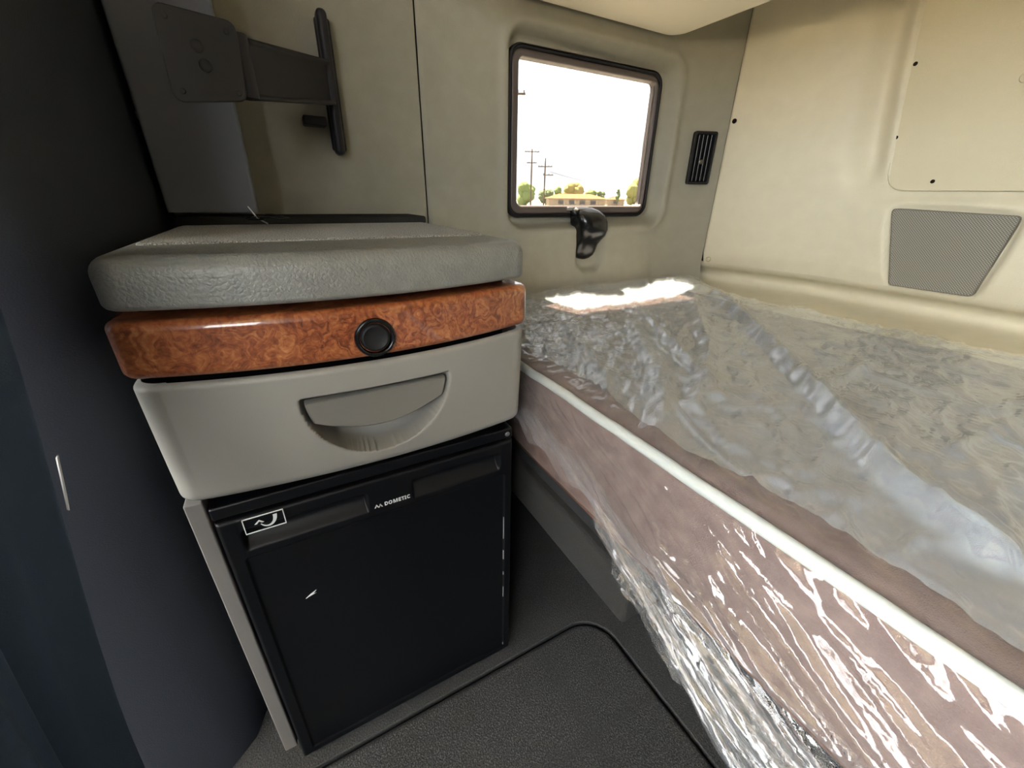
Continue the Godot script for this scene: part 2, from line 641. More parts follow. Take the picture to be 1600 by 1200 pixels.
func rear_wall() -> void:
	var wl := holder("wall_right")
	var trim := [TRIM[1], TRIM[2], TRIM[4], TRIM[5], TRIM[0]]
	var mb := MB.new()
	var step := 0.006
	var nz := int((1.1 + 0.936) / step)
	var ny := int((1.1 + 0.19) / step)
	for j in ny + 1:
		for i in nz + 1:
			var z := -0.936 + i * step
			var y := -0.19 + j * step
			var p := Vector2(z, y)
			var x := 1.33 - rear_shift(z)
			x -= 0.006 * sin(clampf((z + 0.97) / 0.45, 0.0, 1.0) * PI) # the panel swells a little
			var d := sd_poly(p, trim)
			var left := smoothstep(-0.03, 0.11, y) * smoothstep(-0.42, -0.50, z)
			x += lerpf(0.020 * pow(smoothstep(0.045, -0.002, d), 1.4), 0.034 * exp(-pow((d - 0.042) / 0.033, 2.0)) * smoothstep(-0.004, 0.012, d) + 0.020 * smoothstep(0.012, -0.01, d), left)
			var s := sd_poly(p, SPK)
			x += 0.013 * smoothstep(0.012, -0.003, s)
			x += 0.010 * smoothstep(-0.15, -0.195, y)
			x += 0.010 * smoothstep(0.006, 0.0, z + 0.936)
			mb.v.append(V(x, y, z))
	for j in ny:
		for i in nz:
			var a := j * (nz + 1) + i
			mb.ix.append_array(PackedInt32Array([a, a + 1, a + nz + 2, a, a + nz + 2, a + nz + 1]))
	obj("molded_panel", mb, M.rear_plastic, wl)
	# trim panel inside the recess
	mb = MB.new()
	mb.prism(lift(rounded([TRIM[0], TRIM[1] , TRIM[2], TRIM[4], TRIM[5]], 0.045, 6)), 1.36, 1.3445, 0.0, 0.003, 0, 3)
	var tp := obj("trim_panel", mb, M.trim_fabric, wl)
	for h in [Vector2(-0.553, 0.289), Vector2(-0.540, 0.144), Vector2(-0.440, 0.048)]:
		mb = MB.new()
		mb.lathe([[0.0, 0.0015], [0.0035, 0.0015], [0.0042, 0.0006], [0.0042, -0.003]], V(1.3445, h.y, h.x), Vector3(-1, 0, 0), 14)
		obj("screw_hole", mb, M.hole_dark, tp)
	mb = MB.new()
	mb.lathe([[0.0, 0.003], [0.008, 0.0028], [0.010, 0.001], [0.010, -0.003]], V(1.3445, 0.229, -0.362), Vector3(-1, 0, 0), 20)
	obj("plug", mb, M.plug_beige, tp)
	mb = MB.new()
	mb.lathe([[0.0, 0.0012], [0.006, 0.0012], [0.0065, 0.0], [0.0065, -0.004]], V(1.2535, 0.216, -0.918), Vector3(-1, 0, 0), 16)
	obj("screw_hole", mb, M.hole_dark, wl)
	mb = MB.new()
	mb.lathe([[0.0, 0.003], [0.006, 0.0026], [0.008, 0.0006], [0.008, -0.004]], V(1.2580, -0.178, -0.912), Vector3(-1, 0, 0), 16)
	obj("plug", mb, M.plug_beige, wl)

	var sp := thing("speaker_grille", "grey cloth speaker grille with a slanting edge in the beige rear wall", "speaker")
	mb = MB.new()
	mb.prism(lift(MB.inset(rounded(SPK, 0.014, 5), 0.004)), 1.346, 1.334, 0.0, 0.004, 0, 3)
	obj("cloth_panel", mb, M.speaker_cloth, sp)

	# cove and ledge along the foot of the rear wall
	var prof := [Vector2(1.340, -0.186), Vector2(1.343, -0.20), Vector2(1.360, -0.208), Vector2(1.384, -0.216), Vector2(1.402, -0.230), Vector2(1.402, -0.246), Vector2(1.385, -0.257), Vector2(1.33, -0.263), Vector2(1.24, -0.268), Vector2(1.17, -0.276), Vector2(1.155, -0.29), Vector2(1.152, -0.5)]
	var rows := []
	for p in prof:
		var row := PackedVector3Array()
		for k in 40:
			var zz := -0.985 + k * 0.052
			row.append(V(p.x - rear_shift(maxf(zz, -0.94)) * smoothstep(1.16, 1.33, p.x), p.y, zz))
		rows.append(row)
	mb = MB.new()
	mb.grid(rows)
	structure(obj("trim_1", mb, M.rear_plastic))

# ------------------------------------------------------------------ upper bunk
func overhead() -> void:
	var mb := MB.new()
	mb.prism(rrect(0.32, 1.04, -0.992, 1.0, 0.05, 8), 0.393 + H, 0.50 + H, 0.014, 0.01, 1, 5)
	var t := thing("upper_bunk", "beige underside of the folded upper bunk above the window", "bunk")
	obj("underside_panel", mb, M.overhead_beige, t)
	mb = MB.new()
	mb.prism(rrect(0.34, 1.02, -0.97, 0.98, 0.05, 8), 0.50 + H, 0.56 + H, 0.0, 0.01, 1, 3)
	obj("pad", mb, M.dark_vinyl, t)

# ------------------------------------------------------------------ cabinet
func zfront(x: float, sag: float) -> float:
	return -0.466 + sag * (1.0 - pow((x - 0.066) / 0.212, 2.0))

func plan(xl: float, xr: float, zb: float, sag: float, r: float, push := 0.0) -> PackedVector2Array:
	var p := PackedVector2Array([Vector2(xl, zb)])
	var z0 := zfront(xl + r, sag) + push
	for k in 7:
		var a := PI - PI / 2 * k / 6.0
		p.append(Vector2(xl + r + r * cos(a), z0 - r + r * sin(a)))
	for k in range(1, 24):
		var x := lerpf(xl + r, xr - r, k / 24.0)
		p.append(Vector2(x, zfront(x, sag) + push))
	z0 = zfront(xr - r, sag) + push
	for k in 7:
		var a := PI / 2 - PI / 2 * k / 6.0
		p.append(Vector2(xr - r + r * cos(a), z0 - r + r * sin(a)))
	p.append(Vector2(xr, zb))
	return p

func pocket(x: float, y: float) -> float: # depth of the half-moon grip recess
	var e := Vector2((x - 0.0715) / 0.0835, (y + 0.1975) / 0.0895).length()
	var d := (e - 1.0) * 0.085
	var top := y + 0.1985
	var s := maxf(d, top)
	if s > 0.004:
		return 0.0
	var side := smoothstep(0.003, -0.003, top) * smoothstep(0.004, -0.002, d)
	var scoop := pow(clampf(-d / 0.05, 0.0, 1.0), 0.27)
	return side * (0.003 + 0.068 * scoop)

func drawer_z(x: float, y: float) -> float:
	var t := clampf((-0.165 - y) / 0.147, 0.0, 1.0)
	return zfront(x, lerpf(0.036, 0.018, t * t)) - 0.004 * t

func cabinet() -> void:
	var c := thing("cabinet", "grey molded cabinet with burl wood drawer front beside the bunk", "cabinet")
	var mb := MB.new()
	mb.box(V(-0.128, -0.318, -0.99), V(0.262, -0.09, -0.50))
	obj("carcass", mb, M.carcass, c)
	mb = MB.new()
	mb.prism(plan(-0.147, 0.281, -0.992, 0.036, 0.028), -0.095 + H, -0.049 + H, 0.006, 0.017, 1, 6)
	var top := obj("worktop", mb, M.grey_plastic, c)
	mb = MB.new()
	mb.prism(rrect(-0.128, 0.262, -0.845, -0.553, 0.012, 4), -0.055 + H, -0.0465 + H, 0.0, 0.003, 1, 2)
	obj("carpet_inset", mb, M.top_carpet, top)
	mb = MB.new()
	mb.box(V(-0.14, -0.050, -0.988), V(0.276, -0.036, -0.865), 0.004, 3)
	obj("rear_lid", mb, M.lid_carpet, top)
	# burl drawer
	mb = MB.new()
	mb.prism(plan(-0.150, 0.284, -0.54, 0.037, 0.020, 0.002), -0.1585 + H, -0.1035 + H, 0.008, 0.009, 1, 6)
	var burl := obj("drawer_front", mb, M.burl, c)
	burl.set_meta("label", "glossy burl wood drawer front")
	var ax := Vector3(-0.02, 0.0, 1.0).normalized()
	var at := V(0.0715, -0.1365, zfront(0.0715, 0.037) + 0.001)
	mb = MB.new()
	mb.lathe([[0.0212, -0.003], [0.0212, 0.002], [0.0203, 0.0042], [0.0188, 0.0048], [0.0172, 0.0042], [0.0162, 0.002], [0.0160, -0.003]], at, ax, 40)
	obj("latch_ring", mb, M.black_plastic, burl)
	mb = MB.new()
	mb.lathe([[0.0, 0.0018], [0.006, 0.002], [0.0105, 0.003], [0.0118, 0.0045], [0.0128, 0.0048], [0.0146, 0.0034], [0.0156, 0.001], [0.0158, -0.003]], at, ax, 40)
	obj("push_button", mb, M.black_rubber, burl)
	# lower drawer with the grip recess: rows bottom to top, columns round the front
	mb = MB.new()
	var rows := []
	var ys := []
	for k in 6:
		ys.append([-0.312 + 0.012 * (1.0 - cos(PI / 2 * k / 5.0)), 0.012 * (1.0 - sin(PI / 2 * k / 5.0))])
	for k in range(1, 74):
		ys.append([lerpf(-0.300, -0.171, k / 74.0), 0.0])
	for k in 5:
		ys.append([-0.171 + 0.006 * sin(PI / 2 * k / 4.0), 0.006 * (1.0 - cos(PI / 2 * k / 4.0))])
	for q in ys:
		var y: float = q[0]
		var inn: float = q[1]
		var row := PackedVector3Array()
		var r := 0.022
		var xl := -0.148 + inn
		var xr := 0.281 - inn
		row.append(V(xl, y, -0.60))
		row.append(V(xl, y, -0.52))
		for k in 8:
			var a := PI - PI / 2 * k / 7.0
			row.append(V(xl + r + r * cos(a), y, drawer_z(-0.126, y) - inn - r + r * sin(a)))
		for k in range(1, 200):
			var x := lerpf(xl + r, xr - r, k / 200.0)
			row.append(V(x, y, drawer_z(x, y) - inn - pocket(x, y)))
		for k in 8:
			var a := PI / 2 - PI / 2 * k / 7.0
			row.append(V(xr - r + r * cos(a), y, drawer_z(0.259, y) - inn - r + r * sin(a)))
		row.append(V(xr, y, -0.52))
		row.append(V(xr, y, -0.60))
		rows.append(row)
	mb.grid(rows)
	var dr := obj("drawer", mb, M.grey_drawer, c)
	# hinged flap in the recess
	mb = MB.new()
	var outline := PackedVector2Array()
	outline.append(Vector2(-0.0075, -0.2025))
	for k in 9: # left side, following the recess
		var y := lerpf(-0.206, -0.231, k / 8.0)
		outline.append(Vector2(0.0715 - (0.0835 - 0.0035) * sqrt(1.0 - pow((y + 0.1975) / 0.0895, 2.0)), y))
	for k in range(1, 16):
		var t := k / 16.0
		outline.append(Vector2(lerpf(0.0, 0.1455, t), lerpf(-0.2335, -0.229, t) - 0.0185 * sin(t * PI)))
	for k in 9:
		var y := lerpf(-0.2285, -0.206, k / 8.0)
		outline.append(Vector2(0.0715 + (0.0835 - 0.0035) * sqrt(1.0 - pow((y + 0.1975) / 0.0895, 2.0)), y))
	outline.append(Vector2(0.1505, -0.2025))
	var front := PackedVector3Array()
	var rim := PackedVector3Array()
	var back := PackedVector3Array()
	var small := MB.inset(outline, 0.0015)
	for k in outline.size():
		var p := outline[k]
		front.append(V(small[k].x, small[k].y, drawer_z(p.x, p.y) - 0.0015 - 0.06 * (-0.2025 - p.y)))
		rim.append(V(p.x, p.y, drawer_z(p.x, p.y) - 0.0032 - 0.06 * (-0.2025 - p.y)))
		back.append(V(p.x, p.y, drawer_z(p.x, p.y) - 0.012 - 0.06 * (-0.2025 - p.y)))
	mb.grid([back, rim, front], true)
	mb.cap(small, front)
	obj("grip_flap", mb, M.grey_flap, dr)
	# legs of the surround beside the fridge
	mb = MB.new()
	mb.box(V(-0.1475, -0.826, -0.99), V(-0.1295, -0.314, -0.474), 0.002, 2)
	obj("side_panel", mb, M.strip_grey, c)
	mb = MB.new()
	mb.box(V(0.270, -0.872, -0.99), V(0.280, -0.314, -0.53), 0.002, 2)
	obj("side_panel", mb, M.carcass, c)
	mb = MB.new()
	mb.box(V(-0.1475, -0.875, -0.99), V(-0.1295, -0.826, -0.52))
	obj("plinth", mb, M.carcass, c)

# ------------------------------------------------------------------ fridge
func fridge() -> void:
	var f := thing("mini_fridge", "black built-in mini fridge under the grey cabinet drawer", "fridge")
	var mb := MB.new()
	mb.box(V(-0.1275, -0.868, -0.98), V(0.2665, -0.326, -0.512), 0.003, 2)
	obj("body", mb, M.black_satin, f)
	mb = MB.new()
	mb.box(V(-0.1275, -0.343, -0.515), V(0.2665, -0.3255, -0.472), 0.003, 3)
	obj("top_rail", mb, M.black_gloss, f)
	mb = MB.new()
	mb.lathe([[0.0, 0.0012], [0.003, 0.0012], [0.0042, 0.0004], [0.0042, -0.002]], V(0.257, -0.335, -0.472), Vector3(0, 0, 1), 14)
	obj("screw", mb, M.bare_metal, f)
	# door: relief of border, grips and inset panel
	var x0 := -0.1265
	var x1 := 0.2665
	var y0 := -0.862
	var y1 := -0.347
	var nx := 262
	var ny := 258
	var rows := []
	for j in ny + 3:
		var y := lerpf(y0, y1, clampf((j - 1.0) / ny, 0.0, 1.0))
		var row := PackedVector3Array()
		for i in nx + 3:
			var x := lerpf(x0, x1, clampf((i - 1.0) / nx, 0.0, 1.0))
			var z := -0.470
			var e := minf(minf(x - x0, x1 - x), minf(y - y0, y1 - y))
			z -= 0.004 * pow(1.0 - clampf(e / 0.004, 0.0, 1.0), 2.0)
			var p := Vector2(x, y)
			z -= 0.0022 * smoothstep(0.0012, -0.0012, sd_rrect(p, -0.109, 0.2515, -0.846, -0.409, 0.003))
			for g in [[-0.104, 0.040], [0.103, 0.2425]]:
				var s := sd_rrect(p, g[0], g[1], -0.4025, -0.366, 0.004)
				var t := clampf((y + 0.4025) / 0.0365, 0.0, 1.0)
				z -= smoothstep(0.0008, -0.0016, s) * 0.014 * sin(PI * clampf(0.18 + 0.95 * (1.0 - t), 0.0, 1.0))
			z -= 0.0016 * (1.0 - smoothstep(0.0, 0.0011, absf(x - 0.2435))) * smoothstep(-0.4035, -0.4015, y)
			z -= 0.0016 * (1.0 - smoothstep(0.0, 0.0011, absf(x + 0.1062))) * smoothstep(-0.4035, -0.4015, y)
			if j == 0 or i == 0 or j == ny + 2 or i == nx + 2:
				z = -0.512
			row.append(V(x, y, z))
		rows.append(row)
	mb = MB.new()
	mb.grid(rows)
	var d := obj("door", mb, M.black_satin, f)
	# badge lettering with its double arrow
	var font := SystemFont.new()
	font.font_names = PackedStringArray(["Droid Sans"])
	font.font_weight = 700
	var tm := TextMesh.new()
	tm.text = "DOMETIC"
	tm.font = font
	tm.font_size = 32
	tm.pixel_size = 0.0060 / 23.5
	tm.depth = 0.0006
	var let := obj("lettering", tm, M.print_white, d)
	let.position = V(0.0790, -0.3915, -0.4695)
	mb = MB.new()
	for s in [[-0.0035, 0.0], [0.0015, -0.0004]]:
		var q := PackedVector2Array([Vector2(0.051, -0.394), Vector2(0.0540, -0.3885), Vector2(0.0570, -0.394), Vector2(0.0556, -0.394), Vector2(0.0540, -0.3908), Vector2(0.0524, -0.394)])
		var r := PackedVector2Array()
		for p in q:
			r.append(p + Vector2(s[0], s[1] + H))
		mb.prism(r, -0.4700, -0.4692, 0.0, 0.0, 2, 1)
	obj("emblem", mb, M.print_white, d)
	# opening label: outlined box with a curved arrow, on the upper face of the left grip
	mb = MB.new()
	mb.ring(lift(rrect(-0.1005, -0.0570, -0.3725, -0.3500, 0.0004, 1)), lift(rrect(-0.0995, -0.0580, -0.3715, -0.3510, 0.0004, 1)), -0.4700, -0.4690, 0.0)
	obj("label_outline", mb, M.print_white, d)
	mb = MB.new()
	var outer := PackedVector2Array()
	var inner := PackedVector2Array()
	for k in 15:
		var a := lerpf(0.05, -PI * 0.80, k / 14.0)
		var w := lerpf(0.0046, 0.0012, k / 14.0)
		var cc := Vector2(-0.0755, -0.3540)
		var dir := Vector2(cos(a) * 0.0090, sin(a) * 0.0135)
		outer.append(cc + dir + Vector2(cos(a), sin(a)) * w * 0.5 + Vector2(0, H))
		inner.append(cc + dir - Vector2(cos(a), sin(a)) * w * 0.5 + Vector2(0, H))
	for k in 14:
		mb.face(Vector3(outer[k].x, outer[k].y, -0.4688), Vector3(outer[k + 1].x, outer[k + 1].y, -0.4688), Vector3(inner[k + 1].x, inner[k + 1].y, -0.4688), Vector3(inner[k].x, inner[k].y, -0.4688))
	mb.prism(lift(PackedVector2Array([Vector2(-0.0892, -0.3610), Vector2(-0.0838, -0.3560), Vector2(-0.0790, -0.3605), Vector2(-0.0815, -0.3608), Vector2(-0.0838, -0.3582), Vector2(-0.0866, -0.3612)])), -0.4695, -0.4688, 0.0, 0.0, 2, 1)
	obj("label_arrow", mb, M.print_white, d)
	mb = MB.new() # chipped paint
	mb.prism(lift(PackedVector2Array([Vector2(-0.0605, -0.5120), Vector2(-0.0540, -0.5072), Vector2(-0.0455, -0.5030), Vector2(-0.0500, -0.5078), Vector2(-0.0462, -0.5080), Vector2(-0.0535, -0.5100)])), -0.4723, -0.4715, 0.0, 0.0, 2, 1)
	obj("chip_glint", mb, M.print_white, d)
	for c in [[-0.035, 0.012, -0.8605, 0.0009], [0.045, 0.082, -0.8607, 0.0008], [0.105, 0.150, -0.8606, 0.0009], [0.155, 0.188, -0.8604, 0.0008], [-0.125, -0.118, -0.852, 0.0009]]:  # worn bottom edge, chips double as painted highlights
		mb = MB.new()
		mb.box(V(c[0], c[2] - c[3], -0.4742), V(c[1], c[2] + c[3], -0.4722), 0.0004, 1)
		obj("chip_glint", mb, M.wear_glint_grey, d)
	for c in [[-0.55, -0.50], [-0.60, -0.578], [-0.64, -0.632], [-0.70, -0.672], [-0.845, -0.838]]:  # right edge of the panel: wear plus painted highlights
		mb = MB.new()
		mb.box(V(0.2505, c[0], -0.4728), V(0.2517, c[1], -0.4706), 0.0004, 1)
		obj("chip_glint", mb, M.wear_glint_grey, d)

# ------------------------------------------------------------------ bunk
func bunk() -> void:
	var b := thing("bunk_base", "dark carpeted bunk base under the wrapped mattress", "bunk")
	var mb := MB.new()
	mb.box(V(0.345, -0.4495, -0.99), V(1.15, -0.4445, 1.1), 0.002, 2)
	obj("platform_board", mb, M.plywood, b)
	mb = MB.new()
	mb.box(V(0.352, -0.484, -0.99), V(1.15, -0.4495, 1.1), 0.006, 2)
	obj("platform_edge", mb, M.edge_carpet, b)
	mb = MB.new()
	mb.box(V(0.335, -0.569, -0.99), V(0.62, -0.480, -0.258), 0.008, 3)
	obj("front_box", mb, M.base_carpet, b)
	mb = MB.new()
	mb.box(V(0.62, -0.873, -0.99), V(0.66, -0.484, 1.1), 0.003, 2)
	obj("support_panel", mb, M.carcass, b)

	var m := thing("mattress", "mauve brown mattress with white piping wrapped in clear plastic on the bunk", "mattress")
	# body: rounded long box with slightly wavy sides
	mb = MB.new()
	var rows := []
	var n := FastNoiseLite.new()
	n.seed = 4
	n.frequency = 3.0
	var prof := PackedVector2Array()
	for p in rounded([Vector2(0.334, -0.444), Vector2(0.334, -0.262), Vector2(1.148, -0.262), Vector2(1.148, -0.444)], 0.028, 7):
		prof.append(p)
	# more columns across the top
	var dense := PackedVector2Array()
	for k in prof.size():
		var a := prof[k]
		var c := prof[(k + 1) % prof.size()]
		var cnt := maxi(1, int(a.distance_to(c) / 0.02))
		for q in cnt:
			dense.append(a.lerp(c, float(q) / cnt))
	for j in 101:
		var z := lerpf(-0.988, 1.05, j / 100.0)
		var row := PackedVector3Array()
		for p in dense:
			var w := n.get_noise_2d(p.x * 2.0 + p.y * 3.0, z)
			var inw := 1.0
			if j == 0 or j == 100:
				inw = 0.985
			var q := (p - Vector2(0.741, -0.345)) * inw + Vector2(0.741, -0.345)
			row.append(V(q.x + 0.003 * w, q.y + (0.004 * w - 0.002 if p.y > -0.3 else 0.0), z))
		rows.append(row)
	mb.grid(rows, true)
	mb.cap(dense, rows[0])
	mb.cap(dense, rows[100])
	obj("cover", mb, M.mattress_fabric, m)
	mb = MB.new()
	var path := PackedVector3Array()
	for j in 81:
		var z := lerpf(-0.98, 1.04, j / 80.0)
		path.append(V(0.3355 + 0.0012 * n.get_noise_1d(z * 3.0), -0.2685 + 0.0018 * n.get_noise_1d(z * 2.0 + 30.0), z))
	mb.tube(path, 0.0075, 10)
	var pip := obj("piping", mb, M.piping_white, m)
	pip.set_meta("label", "white piping along the mattress edge")

func seg_dist(p: Vector2, a: Vector2, b: Vector2) -> Vector2: # distance, signed side
	var ab := b - a
	var t := clampf((p - a).dot(ab) / ab.length_squared(), 0.0, 1.0)
	var q := p - a - ab * t
	return Vector2(q.length(), signf(ab.cross(p - a)))

const RIDGES := [
	[0.027, 0.023, [Vector2(1.06, -0.72), Vector2(0.998, -0.631), Vector2(0.805, -0.413), Vector2(0.646, -0.251), Vector2(0.553, -0.161), Vector2(0.495, -0.097), Vector2(0.45, -0.02)]],
	[0.015, 0.021, [Vector2(0.99, -0.74), Vector2(0.913, -0.672), Vector2(0.682, -0.453), Vector2(0.542, -0.356), Vector2(0.439, -0.292)]],
	[0.011, 0.022, [Vector2(0.66, -0.63), Vector2(0.591, -0.541), Vector2(0.494, -0.409), Vector2(0.422, -0.332), Vector2(0.335, -0.25)]],
	[0.007, 0.028, [Vector2(0.60, -0.80), Vector2(0.567, -0.768), Vector2(0.424, -0.475), Vector2(0.345, -0.341)]],
	[0.010, 0.012, [Vector2(0.67, -0.251), Vector2(0.852, -0.259)]],
	[0.006, 0.012, [Vector2(0.626, -0.093), Vector2(0.814, -0.078), Vector2(0.95, -0.10)]],
	[0.006, 0.010, [Vector2(0.48, -0.62), Vector2(0.40, -0.42), Vector2(0.345, -0.36)]],
	[0.008, 0.013, [Vector2(0.78, -0.74), Vector2(0.62, -0.47), Vector2(0.50, -0.30)]],
	[0.003, 0.004, [Vector2(0.44, -0.36), Vector2(0.375, -0.20), Vector2(0.35, -0.10)]],
	[0.003, 0.004, [Vector2(0.72, -0.62), Vector2(0.60, -0.50), Vector2(0.56, -0.41)]],
	[0.003, 0.004, [Vector2(1.0, -0.50), Vector2(0.85, -0.36), Vector2(0.80, -0.25)]],
	[0.003, 0.004, [Vector2(0.90, -0.20), Vector2(0.70, -0.04), Vector2(0.62, 0.06)]],
	[0.004, 0.005, [Vector2(1.05, -0.33), Vector2(0.90, -0.24), Vector2(0.84, -0.16)]],
	[0.006, 0.012, [Vector2(1.10, -0.45), Vector2(0.98, -0.30), Vector2(0.93, -0.12)]],
]

func film_sheet(seed_: int, lift_: float, hem_k: float, first: int, calm: float, inner := false) -> MB:
	# one sheet: from the wall side over the mattress, round its edge and down the side to the hem
	var n := FastNoiseLite.new()
	n.seed = seed_
	n.noise_type = FastNoiseLite.TYPE_SIMPLEX_SMOOTH
	n.frequency = 1.0
	n.fractal_octaves = 2
	var step := 0.0031
	var top_len := 0.80
	var r := 0.026
	var arc := PI / 2 * r
	var rows := []
	var nj := int(1.35 / step)
	for j in nj + 1:
		var z := -0.972 + j * step
		var hem := 0.062 + 0.018 * smoothstep(-0.50, -0.36, z) + 0.080 * smoothstep(-0.345, -0.22, z) + 0.045 * smoothstep(-0.22, 0.0, z) + 0.005 * n.get_noise_1d(z * 9.0)
		hem *= hem_k
		var ni := 400
		var row := PackedVector3Array()
		for i in range(first, ni + 1):
			# even steps on the top, the side stretched to the hem
			var t := (top_len + arc) * i / 320.0 if i <= 320 else top_len + arc + hem * (i - 320.0) / (ni - 320.0)
			if inner:
				t = (0.785 + 0.025 * n.get_noise_1d(z * 2.2 + 3.0)) * i / float(ni)
			var p := Vector3()
			var nn := Vector3()
			var d := lift_
			if t < top_len:
				p = Vector3(1.148 - t, -0.2595, z)
				nn = Vector3.UP
			elif t < top_len + arc:
				var a := (t - top_len) / r
				nn = Vector3(-sin(a), cos(a), 0)
				p = Vector3(0.348, -0.2595 - r, z) + nn * r
			else:
				var down := t - top_len - arc
				p = Vector3(0.348 - r, -0.2595 - r - down, z)
				nn = Vector3(-1, 0, 0)
			var x2 := 1.148 - t
			var q := Vector2(x2, z)
			var on_top := smoothstep(top_len + arc, top_len - 0.03, t)
			var side := 1.0 - on_top
			if on_top > 0.0:
				d += 0.007 * maxf(0.0, n.get_noise_2d(x2 * 3.2, z * 3.2 + 5.0)) * on_top
				for rd in RIDGES:
					var best := 1e9
					var pts: Array = rd[2]
					for k in pts.size() - 1:
						best = minf(best, seg_dist(q, pts[k], pts[k + 1]).x)
					if best < 0.06:
						var wv := 1.0 + 0.14 * n.get_noise_2d(x2 * 13.0, z * 13.0)
						var e: float = 1.0 - sqrt(best * best + 0.015 * rd[1] * rd[1]) / (rd[1] * wv)
						d += calm * rd[0] * 0.5 * (e + sqrt(e * e + 0.03)) * smoothstep(0.06, 0.045, best) * on_top
				# crumpled zone by the window, calmer elsewhere
				var crumple := lerpf(0.3, 1.0, smoothstep(0.0, 1.0, smoothstep(0.62, 0.42, x2) * smoothstep(-0.28, -0.46, z) + 0.35 * smoothstep(-0.5, -0.9, z)))
				var g1 := 1.0 - absf(n.get_noise_2d(x2 * 22.0 + z * 6.0, z * 30.0)) * 2.2
				var g2 := 1.0 - absf(n.get_noise_2d(x2 * 55.0 + 9.0, z * 75.0 - x2 * 20.0)) * 2.2
				d += on_top * crumple * calm * (0.0055 * maxf(g1, 0.0) + 0.0019 * maxf(g2, 0.0))
				var g3 := 1.0 - absf(n.get_noise_2d(x2 * 7.0 - z * 3.0 + 50.0, z * 12.0 + x2 * 4.0)) * 3.0
				d += on_top * 0.0052 * maxf(g3, 0.0)
				# gathered corner by the rear wall
				d += 0.040 * exp(-pow((x2 - 1.09) / 0.06, 2.0) - pow((z + 0.86) / 0.09, 2.0))
				d += 0.016 * exp(-pow((x2 - 0.85) / 0.3, 2.0) - pow((z + 0.97) / 0.05, 2.0))
			if side > 0.0:
				var yy := p.y
				# pleats running along the side and sinking towards the foot
				var run := yy * 1.0 + z * 0.33
				var s1 := 1.0 - absf(n.get_noise_2d(run * 22.0, z * 2.2 + 12.0)) * 2.4
				var s2 := 1.0 - absf(n.get_noise_2d(run * 65.0 + 31.0, z * 5.0)) * 2.6
				var s4 := 1.0 - absf(n.get_noise_2d(yy * 60.0 + 3.0, z * 34.0 + yy * 30.0)) * 2.6
				var s3 := n.get_noise_2d(yy * 9.0 + z * 3.0, z * 2.0 + 70.0)
				var low := smoothstep(-0.285, -0.36, yy)
				d += side * (0.011 * maxf(s1, 0.0) * (0.3 + low) + 0.0022 * maxf(s2, 0.0) + 0.0010 * maxf(s4, 0.0) + 0.010 * (s3 + 0.3) * low)
				d += side * low * 0.022 * smoothstep(-0.30, -0.05, z)
			if inner:
				d *= 0.85
			row.append(V(p.x, p.y, p.z) + nn * d)
		rows.append(row)
	var mb := MB.new()
	mb.grid(rows)
	return mb

func film() -> void:
	var t := thing("plastic_film", "clear wrinkled plastic film draped over the mattress", "plastic film")
	obj("outer_sheet", film_sheet(77, 0.007, 1.0, 0, 1.0), M.film_clear, t)
	obj("haze_sheet", film_sheet(77, 0.005, 0.1, 0, 1.0, true), M.film_haze, t)  # added layer that carries the painted reflection haze
	obj("folded_hem", film_sheet(79, 0.016, 0.97, 350, 0.0), M.film_clear, t)

